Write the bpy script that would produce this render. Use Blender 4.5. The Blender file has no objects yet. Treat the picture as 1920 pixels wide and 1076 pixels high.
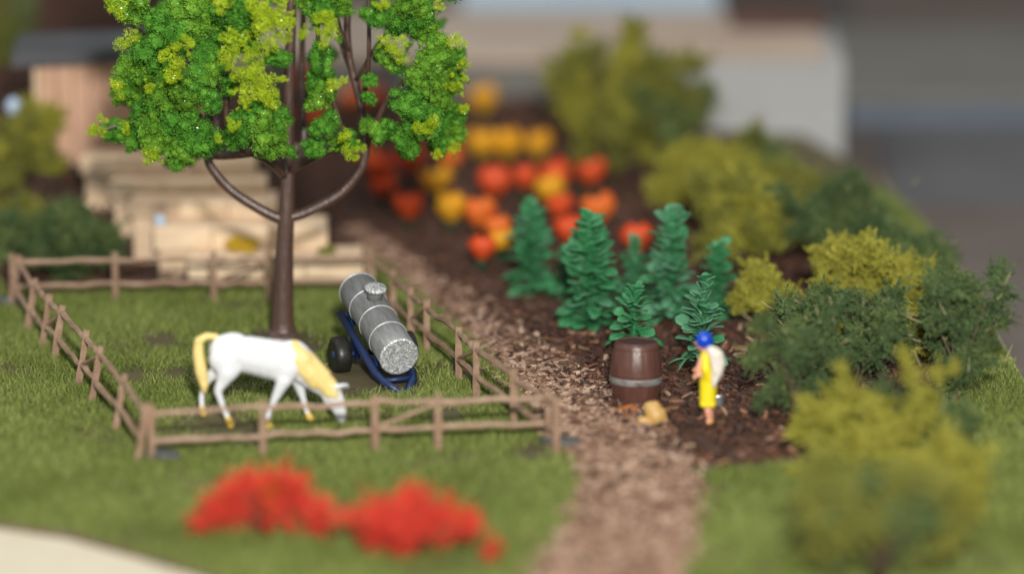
import bpy, bmesh, math, random
import numpy as np
from mathutils import Vector, Matrix

random.seed(7); rng = np.random.default_rng(7)
R = math.radians
scene = bpy.context.scene
COL = scene.collection

# ------------------------------------------------------------------ camera
FPX = 8900.0; PITCH = R(13.4); CAM = Vector((0, -95, 22.6))
cd = bpy.data.cameras.new('camera'); cam = bpy.data.objects.new('camera', cd); COL.objects.link(cam)
cam.location = CAM; cam.rotation_euler = (R(90) - PITCH, 0, 0)
cd.sensor_width = 36; cd.lens = FPX / 1920 * 36; cd.clip_start = 1; cd.clip_end = 2000
cd.dof.use_dof = True; cd.dof.focus_distance = 90.0; cd.dof.aperture_fstop = 0.069
cd.dof.aperture_blades = 0
scene.camera = cam

# ------------------------------------------------------------------ light
w = bpy.data.worlds.new('World'); scene.world = w; w.use_nodes = True
w.node_tree.nodes['Background'].inputs[0].default_value = (0.92, 0.96, 1.0, 1)
w.node_tree.nodes['Background'].inputs[1].default_value = 0.47
def area(name, loc, target, size, power, col):
    l = bpy.data.lights.new(name, 'AREA'); l.shape = 'DISK'; l.size = size; l.energy = power; l.color = col
    o = bpy.data.objects.new(name, l); COL.objects.link(o); o.location = loc
    o.rotation_euler = (Vector(target) - Vector(loc)).to_track_quat('-Z', 'Y').to_euler()
area('flash_lamp', (4, -92, 33), (0, 0, 0), 5.0, 85000, (1.0, 0.96, 0.90))
area('room_lamp', (-40, 10, 90), (0, 0, 0), 60.0, 30000, (1.0, 0.95, 0.88))
scene.view_settings.view_transform = 'Standard'; scene.view_settings.look = 'None'
scene.view_settings.exposure = 0.12; scene.view_settings.gamma = 1

# ------------------------------------------------------------------ measuring helpers
FW = Vector((0, math.cos(PITCH), -math.sin(PITCH))); DN = Vector((0, -math.sin(PITCH), -math.cos(PITCH)))
def ray(u, v): return FW + Vector(((u - 960) / FPX, 0, 0)) + DN * ((v - 538) / FPX)
def G(u, v, z=0.0):
    d = ray(u, v); return CAM + d * ((z - CAM.z) / d.z)
def Q(u, v, Y):
    d = ray(u, v); return CAM + d * ((Y - CAM.y) / d.y)
def mpp(Y): return ((Y - CAM.y) / math.cos(PITCH)) / FPX      # metres per pixel, about

# ------------------------------------------------------------------ object helpers
def put(name, me, mat=None, parent=None, smooth=False):
    o = bpy.data.objects.new(name, me); COL.objects.link(o)
    if mat is not None and len(me.materials) == 0: me.materials.append(mat)
    if parent is not None: o.parent = parent
    if smooth: me.polygons.foreach_set('use_smooth', [True] * len(me.polygons))
    return o
def mesh(name, v, f, mat=None, parent=None, smooth=False):
    me = bpy.data.meshes.new(name); me.from_pydata([tuple(p) for p in v], [], f); me.update()
    return put(name, me, mat, parent, smooth)
def soup(name, V, k, mat=None, tint=None):
    """V: (n*k,3) vertices, n polygons of k corners each"""
    n = len(V) // k
    me = bpy.data.meshes.new(name)
    me.vertices.add(len(V)); me.vertices.foreach_set('co', np.asarray(V, np.float32).ravel())
    me.loops.add(n * k); me.loops.foreach_set('vertex_index', np.arange(n * k, dtype=np.int32))
    me.polygons.add(n); me.polygons.foreach_set('loop_start', np.arange(0, n * k, k, dtype=np.int32))
    me.polygons.foreach_set('loop_total', np.full(n, k, dtype=np.int32))
    me.update(calc_edges=True)
    if tint is not None:
        a = me.attributes.new('tint', 'FLOAT', 'FACE'); a.data.foreach_set('value', np.asarray(tint, np.float32))
    if mat: me.materials.append(mat)
    return me
def empty(name, loc=(0, 0, 0)):
    o = bpy.data.objects.new(name, None); COL.objects.link(o); o.location = loc; o.empty_display_size = .2
    return o
def tag(o, label, cat, group=None):
    o['label'] = label; o['category'] = cat
    if group: o['group'] = group
    return o
def struct(o): o['kind'] = 'structure'; return o
def stuff(o): o['kind'] = 'stuff'; return o

def tube_geo(pts, rad, n=8, cap=True):
    pts = [Vector(p) for p in pts]; V = []; F = []
    if not isinstance(rad, (list, tuple)): rad = [rad] * len(pts)
    t0 = (pts[1] - pts[0]).normalized()
    up = Vector((0, 0, 1)) if abs(t0.z) < .9 else Vector((1, 0, 0))
    a = t0.cross(up).normalized()
    for i, p in enumerate(pts):
        t = (pts[min(i + 1, len(pts) - 1)] - pts[max(i - 1, 0)]).normalized()
        a = (a - t * a.dot(t)).normalized(); b = t.cross(a)
        for k in range(n):
            q = 2 * math.pi * k / n
            V.append(p + (a * math.cos(q) + b * math.sin(q)) * rad[i])
    for i in range(len(pts) - 1):
        for k in range(n):
            F.append((i * n + k, i * n + (k + 1) % n, (i + 1) * n + (k + 1) % n, (i + 1) * n + k))
    if cap:
        F.append(tuple(range(n - 1, -1, -1))); m = (len(pts) - 1) * n; F.append(tuple(range(m, m + n)))
    return V, F
def tube(name, pts, rad, mat, parent, n=8): 
    V, F = tube_geo(pts, rad, n); return mesh(name, V, F, mat, parent, True)
def box_geo(lo, hi):
    x0, y0, z0 = lo; x1, y1, z1 = hi
    V = [(x0,y0,z0),(x1,y0,z0),(x1,y1,z0),(x0,y1,z0),(x0,y0,z1),(x1,y0,z1),(x1,y1,z1),(x0,y1,z1)]
    F = [(3,2,1,0),(4,5,6,7),(0,1,5,4),(1,2,6,5),(2,3,7,6),(3,0,4,7)]
    return V, F
def box(name, lo, hi, mat, parent=None, bev=0.0):
    V, F = box_geo(lo, hi); o = mesh(name, V, F, mat, parent)
    if bev:
        m = o.modifiers.new('bevel', 'BEVEL'); m.width = bev; m.segments = 2
    return o
def lathe(name, prof, n, mat, parent=None, smooth=True):
    V = []; F = []
    for r, z in prof:
        for k in range(n):
            q = 2 * math.pi * k / n; V.append((r * math.cos(q), r * math.sin(q), z))
    for i in range(len(prof) - 1):
        for k in range(n):
            F.append((i*n+k, i*n+(k+1)%n, (i+1)*n+(k+1)%n, (i+1)*n+k))
    F.append(tuple(range(n-1,-1,-1))); m = (len(prof)-1)*n; F.append(tuple(range(m, m+n)))
    o = mesh(name, V, F, mat, parent, smooth)
    return o
def flatcaps(o):
    for p in o.data.polygons:
        if len(p.vertices) > 4: p.use_smooth = False
    return o
def catmull(pts, k=6):
    pts = [Vector(p) for p in pts]; P = [pts[0]*2-pts[1]] + pts + [pts[-1]*2-pts[-2]]; out = []
    for i in range(1, len(P) - 2):
        for s in range(k):
            t = s / k; a, b, c, d = P[i-1], P[i], P[i+1], P[i+2]
            out.append(.5*((2*b)+(c-a)*t+(2*a-5*b+4*c-d)*t*t+(3*b-a-3*c+d)*t**3))
    out.append(pts[-1]); return out

def blob(name, segs, voxel, mat, parent=None, smooth=6, fac=.5):
    """one continuous skin grown over tapered limbs; seg = (p0, r0, p1, r1[, depth factor])"""
    V = []; F = []; nu, nv = 10, 7
    for s in segs:
        p0, r0, p1, r1 = Vector(s[0]), s[1], Vector(s[2]), s[3]; ky = s[4] if len(s) > 4 else 1.0
        L = (p1 - p0).length; n = max(2, int(L / (min(r0, r1) * .45)) + 1)
        for i in range(n):
            t = i / (n - 1); c = p0.lerp(p1, t); r = r0 + (r1 - r0) * t; b = len(V)
            V.append(c + Vector((0, 0, r)))
            for j in range(1, nv):
                th = math.pi * j / nv
                for k in range(nu):
                    q = 2 * math.pi * k / nu
                    V.append(c + Vector((r*math.sin(th)*math.cos(q), ky*r*math.sin(th)*math.sin(q), r*math.cos(th))))
            V.append(c - Vector((0, 0, r))); e = len(V) - 1
            for k in range(nu):
                F.append((b, b+1+k, b+1+(k+1)%nu)); F.append((e, e-1-k, e-1-(k+1)%nu))
            for j in range(nv - 2):
                for k in range(nu):
                    F.append((b+1+j*nu+k, b+1+(j+1)*nu+k, b+1+(j+1)*nu+(k+1)%nu, b+1+j*nu+(k+1)%nu))
    o = mesh(name + '_tmp', V, F)
    m = o.modifiers.new('r', 'REMESH'); m.mode = 'VOXEL'; m.voxel_size = voxel
    m = o.modifiers.new('s', 'SMOOTH'); m.factor = fac; m.iterations = smooth
    dg = bpy.context.evaluated_depsgraph_get(); dg.update()
    me = bpy.data.meshes.new_from_object(o.evaluated_get(dg)); old = o.data
    bpy.data.objects.remove(o); bpy.data.meshes.remove(old)
    me.name = name; me.materials.clear()
    return put(name, me, mat, parent, True)

# ------------------------------------------------------------------ materials
def new_mat(name):
    m = bpy.data.materials.new(name); m.use_nodes = True
    return m, m.node_tree.nodes, m.node_tree.links, m.node_tree.nodes['Principled BSDF']
def ramp(nodes, cols, pos=None):
    r = nodes.new('ShaderNodeValToRGB'); e = r.color_ramp.elements
    pos = pos or [i / (len(cols) - 1) for i in range(len(cols))]
    while len(e) < len(cols): e.new(.5)
    for i, (c, p) in enumerate(zip(cols, pos)): e[i].position = p; e[i].color = (*c, 1)
    return r
def mat(name, cols, rough=.6, scale=4.0, detail=6, bump=0.0, bscale=None, spec=.5, metal=0.0, pos=None, coat=0.0, coord='Object', sss=0.0, stretch=None):
    m, N, L, b = new_mat(name)
    tc = N.new('ShaderNodeTexCoord'); src = tc.outputs[coord]
    if stretch:
        mp = N.new('ShaderNodeMapping'); mp.inputs['Scale'].default_value = stretch; L.new(src, mp.inputs[0]); src = mp.outputs[0]
    n = N.new('ShaderNodeTexNoise'); n.inputs['Scale'].default_value = scale; n.inputs['Detail'].default_value = detail
    n.inputs['Roughness'].default_value = .65
    L.new(src, n.inputs['Vector'])
    if len(cols) == 1: b.inputs['Base Color'].default_value = (*cols[0], 1)
    else:
        r = ramp(N, cols, pos or ([.3 + .4*i/(len(cols)-1) for i in range(len(cols))])); L.new(n.outputs[0], r.inputs[0]); L.new(r.outputs[0], b.inputs['Base Color'])
    b.inputs['Roughness'].default_value = rough; b.inputs['Specular IOR Level'].default_value = spec
    b.inputs['Metallic'].default_value = metal; b.inputs['Coat Weight'].default_value = coat
    b.inputs['Subsurface Weight'].default_value = sss
    if sss: b.inputs['Subsurface Radius'].default_value = (.06, .05, .04)
    if bump:
        n2 = N.new('ShaderNodeTexNoise'); n2.inputs['Scale'].default_value = bscale or scale; n2.inputs['Detail'].default_value = 5
        L.new(src, n2.inputs['Vector'])
        bp = N.new('ShaderNodeBump'); bp.inputs['Strength'].default_value = bump; bp.inputs['Distance'].default_value = .03
        L.new(n2.outputs[0], bp.inputs['Height']); L.new(bp.outputs[0], b.inputs['Normal'])
    return m
def tint_mat(name, cols, pos=None, rough=.7, spec=.3, big=None, bigscale=.35):
    m, N, L, b = new_mat(name)
    a = N.new('ShaderNodeAttribute'); a.attribute_name = 'tint'
    r = ramp(N, cols, pos); L.new(a.outputs['Fac'], r.inputs[0]); out = r.outputs[0]
    if big:
        tc = N.new('ShaderNodeTexCoord'); n = N.new('ShaderNodeTexNoise'); n.inputs['Scale'].default_value = bigscale; n.inputs['Detail'].default_value = 4
        L.new(tc.outputs['Object'], n.inputs['Vector'])
        mr = N.new('ShaderNodeMapRange'); mr.inputs[1].default_value = .4; mr.inputs[2].default_value = .65; L.new(n.outputs[0], mr.inputs[0])
        mx = N.new('ShaderNodeMix'); mx.data_type = 'RGBA'; mx.blend_type = 'MULTIPLY'; mx.inputs[7].default_value = (*big, 1)
        L.new(mr.outputs[0], mx.inputs[0]); L.new(out, mx.inputs[6]); out = mx.outputs[2]
    L.new(out, b.inputs['Base Color']); b.inputs['Roughness'].default_value = rough; b.inputs['Specular IOR Level'].default_value = spec
    return m
def flock(name, cols, glit=0.0, scale=3.0):
    """foam flock: fine grain in two scales, a little glitter glue on some"""
    m, N, L, b = new_mat(name)
    g = N.new('ShaderNodeNewGeometry'); n = N.new('ShaderNodeTexNoise'); n.inputs['Scale'].default_value = scale; n.inputs['Detail'].default_value = 8; n.inputs['Roughness'].default_value = .75
    L.new(g.outputs['Position'], n.inputs['Vector'])
    r = ramp(N, cols, [.32 + .36*i/(len(cols)-1) for i in range(len(cols))]); L.new(n.outputs[0], r.inputs[0]); L.new(r.outputs[0], b.inputs['Base Color'])
    b.inputs['Roughness'].default_value = .85; b.inputs['Specular IOR Level'].default_value = .2
    if glit:
        v = N.new('ShaderNodeTexNoise'); v.inputs['Scale'].default_value = 22; v.inputs['Detail'].default_value = 1; L.new(g.outputs['Position'], v.inputs['Vector'])
        mr = N.new('ShaderNodeMapRange'); mr.inputs[1].default_value = .72 - glit*.2; mr.inputs[2].default_value = .75 - glit*.2
        mr.inputs[3].default_value = .85; mr.inputs[4].default_value = .22; L.new(v.outputs[0], mr.inputs[0]); L.new(mr.outputs[0], b.inputs['Roughness'])
        ms = N.new('ShaderNodeMapRange'); ms.inputs[1].default_value = .72 - glit*.2; ms.inputs[2].default_value = .75 - glit*.2
        ms.inputs[3].default_value = .2; ms.inputs[4].default_value = 1.0; L.new(v.outputs[0], ms.inputs[0]); L.new(ms.outputs[0], b.inputs['Specular IOR Level'])
    return m

M = {}
M['soil'] = mat('soil', [(.022,.012,.008),(.045,.026,.017),(.03,.02,.012)], .9, 2.5, 8, .6, 12)
M['turf'] = mat('turf_base', [(.07,.07,.022),(.10,.085,.035),(.085,.045,.032)], .95, 1.2, 8, .5, 14)
M['board'] = mat('board_cream', [(.62,.56,.42),(.68,.62,.48)], .6, 1.5, 6, .08, 20)
M['board_edge'] = mat('board_edge', [(.10,.07,.045),(.16,.11,.07)], .8, 4)
M['table'] = mat('table_grey', [(.12,.098,.086),(.17,.14,.122)], .55, .12, 4)
M['bark'] = mat('tree_plastic', [(.060,.030,.021),(.105,.058,.044)], .34, 1.6, 5, .7, 7, spec=.9, stretch=(3,3,.6))
M['leaf'] = flock('flock_green', [(.024,.10,.010),(.070,.235,.020),(.16,.39,.040)], .35)
M['leaf2'] = flock('flock_fresh_green', [(.045,.13,.010),(.115,.275,.020),(.22,.43,.042)], .5)
M['lime'] = flock('flock_lime', [(.19,.29,.006),(.36,.50,.014),(.52,.63,.035)], .75)
M['olive'] = flock('flock_olive', [(.17,.165,.022),(.32,.31,.045),(.46,.43,.085)])
M['olive2'] = flock('flock_olive_green', [(.10,.11,.022),(.19,.195,.038),(.28,.265,.055)])
M['dark'] = flock('flock_dark_green', [(.030,.055,.020),(.078,.125,.046),(.17,.23,.09)])
M['dark2'] = flock('flock_mid_green', [(.05,.08,.026),(.11,.16,.052),(.22,.27,.10)])
M['redf'] = flock('flock_red', [(.42,.026,.018),(.68,.055,.036),(.76,.12,.055)])
M['orangef'] = flock('flock_orange', [(.45,.10,.012),(.6,.20,.02)])
M['straw'] = mat('straw', [(.42,.36,.17),(.55,.48,.26)], .6, 6)
M['twig'] = mat('twig', [(.06,.04,.02),(.10,.07,.04)], .7, 5)
M['fence'] = mat('fence_plastic', [(.22,.135,.085),(.32,.205,.135),(.42,.29,.20)], .5, 3.5, 7, .25, 16)
M['pad'] = mat('glue_pad', [(.06,.065,.07),(.10,.105,.10)], .35, 3)
M['horse'] = mat('horse_paint', [(.68,.70,.72),(.73,.74,.755)], .38, 2, 4, .04, 10, sss=.1)
M['mane'] = mat('mane_paint', [(.76,.56,.18),(.83,.67,.28)], .5, 3, 5, .3, 8, stretch=(6,6,1.2))
M['hoof'] = mat('hoof_paint', [(.62,.42,.06),(.70,.50,.10)], .5, 4)
M['tank'] = mat('tank_grey', [(.17,.175,.175),(.24,.245,.245),(.31,.315,.315)], .5, 5, 9, .15, 30, metal=.3, stretch=(.5,3,3))
M['ring'] = mat('tank_ring', [(.42,.43,.42),(.60,.61,.60)], .4, 14, 3, metal=.3)
M['blue'] = mat('frame_blue', [(.007,.020,.075),(.012,.032,.11)], .42, 4, 5, .2, 10)
M['hubblue'] = mat('hub_blue', [(.012,.028,.075),(.02,.045,.11)], .4, 8)
M['tyre'] = mat('tyre_black', [(.010,.010,.009),(.022,.021,.018)], .4, 6, 5, .2, 10)
M['barrel'] = mat('barrel_brown', [(.080,.033,.024),(.125,.055,.041)], .36, 2.5, 6, .2, 12, stretch=(3,3,.7))
M['band'] = mat('barrel_band', [(.10,.06,.045),(.26,.25,.24),(.36,.36,.35)], .42, 5, 6, metal=.3)
M['stave'] = mat('barrel_dark', [(.035,.014,.010),(.055,.022,.016)], .4, 3)
M['sack'] = mat('sack_tan', [(.46,.27,.075),(.56,.36,.12)], .5, 2, 4, .06, 10, sss=.08)
M['plant'] = mat('plant_plastic', [(.026,.16,.055),(.055,.25,.098)], .42, 2, 3, .1, 10)
M['plant_dusty'] = mat('plant_plastic_dusty', [(.055,.20,.095),(.10,.28,.15)], .5, 3, 4, .1, 10)
M['petal_red'] = mat('petal_red', [(.64,.075,.016),(.74,.10,.025)], .5, 3)
M['petal_orange'] = mat('petal_orange', [(.72,.14,.02),(.80,.20,.035)], .5, 3)
M['petal_yellow'] = mat('petal_yellow', [(.70,.32,.012),(.80,.42,.02)], .5, 3)
M['stalk'] = mat('stalk_green', [(.015,.05,.025),(.03,.08,.035)], .5, 4)
M['dress'] = mat('dress_yellow', [(.80,.64,.012),(.86,.72,.02)], .42, 3, 3, .05, 12)
M['skin'] = mat('skin_paint', [(.72,.32,.20),(.76,.37,.24)], .5, 4)
M['scarf'] = mat('scarf_blue', [(.004,.045,.42),(.006,.07,.55)], .3, 4)
M['shawl'] = mat('shawl_cream', [(.62,.57,.48),(.74,.70,.62)], .5, 6, 5, .3, 9)
M['shoe'] = mat('shoe_yellow', [(.75,.45,.04),(.8,.5,.06)], .5, 4)
M['handle'] = mat('handle_wood', [(.28,.12,.02),(.38,.17,.03)], .5, 5)
M['steel'] = mat('blade_steel', [(.30,.32,.33),(.5,.52,.53)], .35, 6, metal=.7)
M['step'] = mat('step_wood', [(.52,.37,.23),(.74,.56,.37),(.82,.65,.45)], .6, 2, 6, .2, 10, stretch=(.6,3,3))
M['step2'] = mat('step_wood_dark', [(.58,.42,.27),(.70,.52,.35)], .65, 2, 6, .2, 10, stretch=(.6,3,3))
M['plank'] = mat('plank_wood', [(.50,.29,.19),(.60,.37,.25)], .65, 2, 6, .2, 10, stretch=(3,3,.5))
M['slate'] = mat('roof_slate', [(.045,.048,.055),(.07,.073,.08)], .6, 2)
M['pale'] = mat('pale_wall', [(.34,.345,.34),(.40,.405,.40)], .7, .4)
M['roofb'] = mat('beige_roof', [(.40,.31,.24),(.48,.38,.30)], .7, .3)
M['trim'] = mat('red_brown_trim', [(.045,.020,.014),(.075,.03,.02)], .6, 2)
M['skyblue'] = mat('pale_blue_panel', [(.36,.47,.58),(.42,.53,.63)], .7, .4)
M['greyb'] = mat('grey_render', [(.14,.135,.12),(.18,.175,.155)], .7, .3)
M['bluegrey'] = mat('blue_grey_wall', [(.10,.12,.155),(.13,.15,.19)], .7, .3)
M['darkb'] = mat('dark_wall', [(.035,.036,.036),(.05,.05,.048)], .7, .3)
M['plinth'] = mat('slate_slab', [(.085,.088,.095),(.12,.118,.118)], .7, .3)
M['bluebit'] = mat('pale_blue_paint', [(.42,.55,.72),(.5,.62,.78)], .5, 4)
M['chip_dark'] = tint_mat('chips_dark', [(.026,.012,.008),(.075,.030,.016),(.15,.062,.032),(.28,.135,.07),(.38,.25,.165)], [0,.45,.8,.95,1.0], .6, .4)
M['chip_path'] = tint_mat('chips_path', [(.07,.035,.02),(.20,.11,.07),(.34,.215,.145),(.52,.38,.28)], [0,.35,.75,1.0], .6, .35)
M['grass'] = tint_mat('grass_fibre', [(.10,.125,.028),(.195,.245,.055),(.29,.34,.09),(.45,.46,.18)], [0,.45,.85,1], .6, .3, big=(.70,.74,.6))

# ------------------------------------------------------------------ ground plan (traced on the ground plane)
def poly(pts, z=0): return [G(u, v, z).to_2d() for u, v in pts]
MAT_E = poly([(-700,860),(-300,925),(0,980),(130,1000),(260,1036),(390,1077),(620,1150),(1100,1230),(1800,1230),(2300,1080),(2180,960),(1990,830),(1910,700),(1835,570),(1760,450),(1640,330),(1440,215),(1250,130),(1060,98),(860,84),(300,60),(-300,60),(-900,160),(-1200,500)])
BOARD = poly([(-1200,1500),(2000,1500),(2420,1080),(2186,955),(1996,826),(1916,696),(1841,566),(1766,446),(1646,326),(1446,211),(1256,126),(1064,94),(860,79),(300,55),(-300,50),(-1400,100),(-1600,600)], 0)
PATH = poly([(985,1110),(1075,985),(1095,885),(1062,842),(1003,770),(940,690),(870,620),(800,560),(735,508),(690,466),(650,430),(672,424),(742,476),(815,524),(890,562),(1000,635),(1080,690),(1160,752),(1225,800),(1295,870),(1308,950),(1262,1110)])
BED = poly([(1300,885),(1480,868),(1620,885),(1730,830),(1760,700),(1710,560),(1640,450),(1560,360),(1400,260),(1200,220),(1100,150),(960,110),(860,100),(640,110),(560,300),(610,405),(735,480),(870,590),(1000,690),(1100,760),(1225,830)])
REAR = poly([(-1300,100),(-300,40),(860,75),(860,110),(560,330),(690,468),(690,535),(215,545),(20,548),(-60,470),(-500,430),(-1200,400)])
def inside(P, poly_):
    x, y = P[:, 0], P[:, 1]; c = np.zeros(len(P), bool); n = len(poly_)
    for i in range(n):
        (x0, y0), (x1, y1) = poly_[i], poly_[i - 1]
        if y0 == y1: continue
        c ^= ((y0 > y) != (y1 > y)) & (x < (x1 - x0) * (y - y0) / (y1 - y0) + x0)
    return c
# bank that carries the steps and the hut, behind the paddock on the left
BK = G(430, 545); BT = G(200, 300, 1.9)
def sm(t): t = np.clip(t, 0, 1); return t * t * (3 - 2 * t)
def height(x, y):
    s = sm((y - (BK.y + 1.0)) / 4.9)
    side = sm(((G(640, 440).x + (y - BK.y) * -.12) - x) / 2.2)
    return 1.75 * s * side
def fbm(x, y, s=1.0):
    return (np.sin(x*1.3*s+1.7*np.sin(y*.9*s)) + np.sin(y*1.7*s+2.1*np.sin(x*.7*s+1)) + .5*np.sin(x*3.9*s+y*2.7*s) + .5*np.sin(-x*3.1*s+y*4.3*s+2)) / 3

def flat(name, pts, z, m, thick=None, edge=None):
    bm = bmesh.new(); vs = [bm.verts.new((p[0], p[1], z)) for p in pts]; f = bm.faces.new(vs)
    if f.normal.z < 0: f.normal_flip()
    if thick:
        r = bmesh.ops.extrude_face_region(bm, geom=[f]); 
        for v in r['geom']:
            if isinstance(v, bmesh.types.BMVert): v.co.z -= thick
        bmesh.ops.recalc_face_normals(bm, faces=bm.faces)
    me = bpy.data.meshes.new(name); bm.to_mesh(me); bm.free(); o = put(name, me, m)
    if edge:
        me.materials.append(edge)
        for p in me.polygons:
            if abs(p.normal.z) < .5: p.material_index = 1
    return o
struct(flat('table', [(-260,-90),(260,-90),(260,260),(-260,260)], -1.0, M['table']))
tag(flat('base_board', BOARD, -.10, M['board'], .88), 'cream board showing past the curved grass edge', 'board')
struct(flat('ground', MAT_E, 0.0, M['turf'], .096, M['board_edge']))
# soil sheet with the bank
def terrain():
    xs = np.linspace(-24, 16, 120); ys = np.linspace(-14, 30, 140); X, Y = np.meshgrid(xs, ys)
    P = np.stack([X.ravel(), Y.ravel()], 1)
    inm = inside(P, MAT_E) & (inside(P, BED) | inside(P, PATH) | inside(P, REAR))
    Z = height(P[:, 0], P[:, 1]) + .02 + .025 * fbm(P[:, 0], P[:, 1], 2)
    Z = np.where(inm, np.maximum(Z, .012), -.05); idx = np.full(len(P), -1); keep = np.where(inm)[0]
    V = [(P[i, 0], P[i, 1], Z[i]) for i in range(len(P))]; F = []
    nx = len(xs)
    for j in range(len(ys) - 1):
        for i in range(nx - 1):
            q = (j*nx+i, j*nx+i+1, (j+1)*nx+i+1, (j+1)*nx+i)
            if inm[list(q)].sum() >= 3: F.append(q)
    used = sorted({k for q in F for k in q}); mp = {k: n for n, k in enumerate(used)}
    return mesh('garden_soil', [V[k] for k in used], [tuple(mp[k] for k in q) for q in F], M['soil'], None, True)
soil = struct(terrain())

# ------------------------------------------------------------------ grass fibres
def scatter(n, xr, yr): return np.stack([rng.uniform(*xr, n), rng.uniform(*yr, n)], 1)
def fibres(n, xr, yr, keep, ln, wd, lean=.75):
    P = scatter(n, xr, yr); P = P[keep(P)]; n = len(P)
    a = rng.uniform(0, 2*np.pi, n); l = rng.uniform(*ln, n) ; th = rng.uniform(.15, lean, n) * np.pi / 2
    b = np.concatenate([P, np.zeros((n, 1))], 1)
    d = np.stack([np.cos(a)*np.sin(th), np.sin(a)*np.sin(th), np.cos(th)], 1) * l[:, None]
    q = rng.uniform(0, 2*np.pi, n); s = np.stack([np.cos(q), np.sin(q), np.zeros(n)], 1) * (wd * rng.uniform(.6, 1.3, n))[:, None]
    V = np.empty((n, 3, 3)); V[:, 0] = b - s; V[:, 1] = b + s; V[:, 2] = b + d
    return V.reshape(-1, 3), np.clip(rng.beta(2, 2.4, n) + .0, 0, 1)
def grass_ok(P):
    ok = inside(P, MAT_E) & ~inside(P, PATH) & ~inside(P, BED) & ~inside(P, REAR)
    bare = fbm(P[:, 0]+3, P[:, 1], 1.1)
    pr = np.clip(1.15 - np.clip((bare - .22) * 2.4, 0, .88), 0, 1)
    for (u, v, r) in [(680,700,1.25),(400,795,1.0),(640,715,.9),(530,640,.9),(300,640,.45),(880,700,.4),(1000,850,.5),(745,720,.6),(500,640,.6),(250,705,.5),(560,650,.6),(470,815,.6),(330,700,.4),(840,780,.5)]:
        c = G(u, v); d = np.hypot((P[:, 0]-c.x), (P[:, 1]-c.y)*.6); pr = pr * np.clip(.0 + (d/r)**3*.8, 0, 1)
    return ok & (rng.uniform(0, 1, len(P)) < pr)
V, t = fibres(760000, (-13, 13), (-25, 9), grass_ok, (.07, .21), .014)
o = put('static_grass', soup('static_grass', V, 3, M['grass'], t)); stuff(o)
o['label'] = 'short green grass fibres over the paddock and lawn'; o['category'] = 'grass'

# ------------------------------------------------------------------ wood chips
def chip_verts(n):
    B = np.array([(-.5,-.5,-.5),(.5,-.4,-.5),(.5,.4,-.5),(-.5,.5,-.5),(-.45,-.4,.5),(.4,-.3,.5),(.45,.3,.5),(-.4,.4,.5)])
    return np.repeat(B[None], n, 0) + rng.uniform(-.12, .12, (n, 8, 3))
CF = np.array([(4,5,6,7),(0,1,5,4),(1,2,6,5),(2,3,7,6),(3,0,4,7)])
def chips(name, n, xr, yr, keep, ln, wd, m, bias):
    P = scatter(n, xr, yr); P = P[keep(P)]; n = len(P)
    B = chip_verts(n); l = rng.uniform(*ln, n); w_ = rng.uniform(*wd, n); h = w_ * rng.uniform(.35, .8, n)
    B *= np.stack([l, w_, h], 1)[:, None, :]
    a = rng.uniform(0, 2*np.pi, n); e = rng.normal(0, .28, n)
    ce, se = np.cos(e)[:, None], np.sin(e)[:, None]; x = B[..., 0]*ce - B[..., 2]*se; z = B[..., 0]*se + B[..., 2]*ce; y = B[..., 1]
    ca, sa = np.cos(a)[:, None], np.sin(a)[:, None]
    W = np.stack([x*ca - y*sa, x*sa + y*ca, z], 2)
    W[..., 0] += P[:, :1]; W[..., 1] += P[:, 1:2]; W[..., 2] += (height(P[:, 0], P[:, 1]) + .03 + rng.uniform(0, .05, n))[:, None]
    t = np.clip(rng.beta(*bias, n), 0, 1)
    Vq = W[:, CF].reshape(-1, 3); return put(name, soup(name, Vq, 4, m, np.repeat(t, 5)))
def on_path(P):
    j = rng.normal(0, .16, P.shape); return inside(P + j, PATH)
def on_bed(P):
    j = rng.normal(0, .12, P.shape); return inside(P + j, BED) | (inside(P, PATH) & (rng.uniform(0, 1, len(P)) < .07)) | (inside(P, REAR) & (rng.uniform(0,1,len(P)) < .5))
o = stuff(chips('bark_path', 105000, (-8, 6), (-25, 16), on_path, (.10, .36), (.035, .095), M['chip_path'], (1.3, 1.2)))
o['label'] = 'light brown wood chips of the winding garden path'; o['category'] = 'wood chips'
o = stuff(chips('bark_mulch', 110000, (-20, 10), (-16, 26), on_bed, (.10, .36), (.04, .10), M['chip_dark'], (1.4, 3.2)))
o['label'] = 'dark brown bark mulch covering the planting bed'; o['category'] = 'bark mulch'
# larger single chips lying in the sharp zone
def chip_obj(p, l, wd, m, t):
    B = chip_verts(1)[0] * np.array([l, wd, wd*.5]); me = bpy.data.meshes.new('wood_chip')
    me.from_pydata([tuple(q) for q in B], [], [tuple(int(k) for k in f) for f in CF]); 
    a = me.attributes.new('tint', 'FLOAT', 'FACE'); a.data.foreach_set('value', [t]*5); me.materials.append(m)
    o = bpy.data.objects.new('wood_chip', me); COL.objects.link(o); o.location = p; o.rotation_euler = (random.gauss(0,.2), random.gauss(0,.3), random.uniform(0,6.28)); o.parent = soil
k = 0
while k < 240:
    u, v = random.uniform(900, 1500), random.uniform(620, 900); p = G(u, v); A = np.array([[p.x, p.y]])
    if inside(A, PATH)[0]: chip_obj((p.x, p.y, .10), random.uniform(.16,.34), random.uniform(.04,.09), M['chip_path'], random.uniform(.3,1)); k += 1
    elif inside(A, BED)[0]: chip_obj((p.x, p.y, .10), random.uniform(.16,.34), random.uniform(.05,.10), M['chip_dark'], random.choice([.5,.7,.8,.9,.95,1.0])); k += 1

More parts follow.
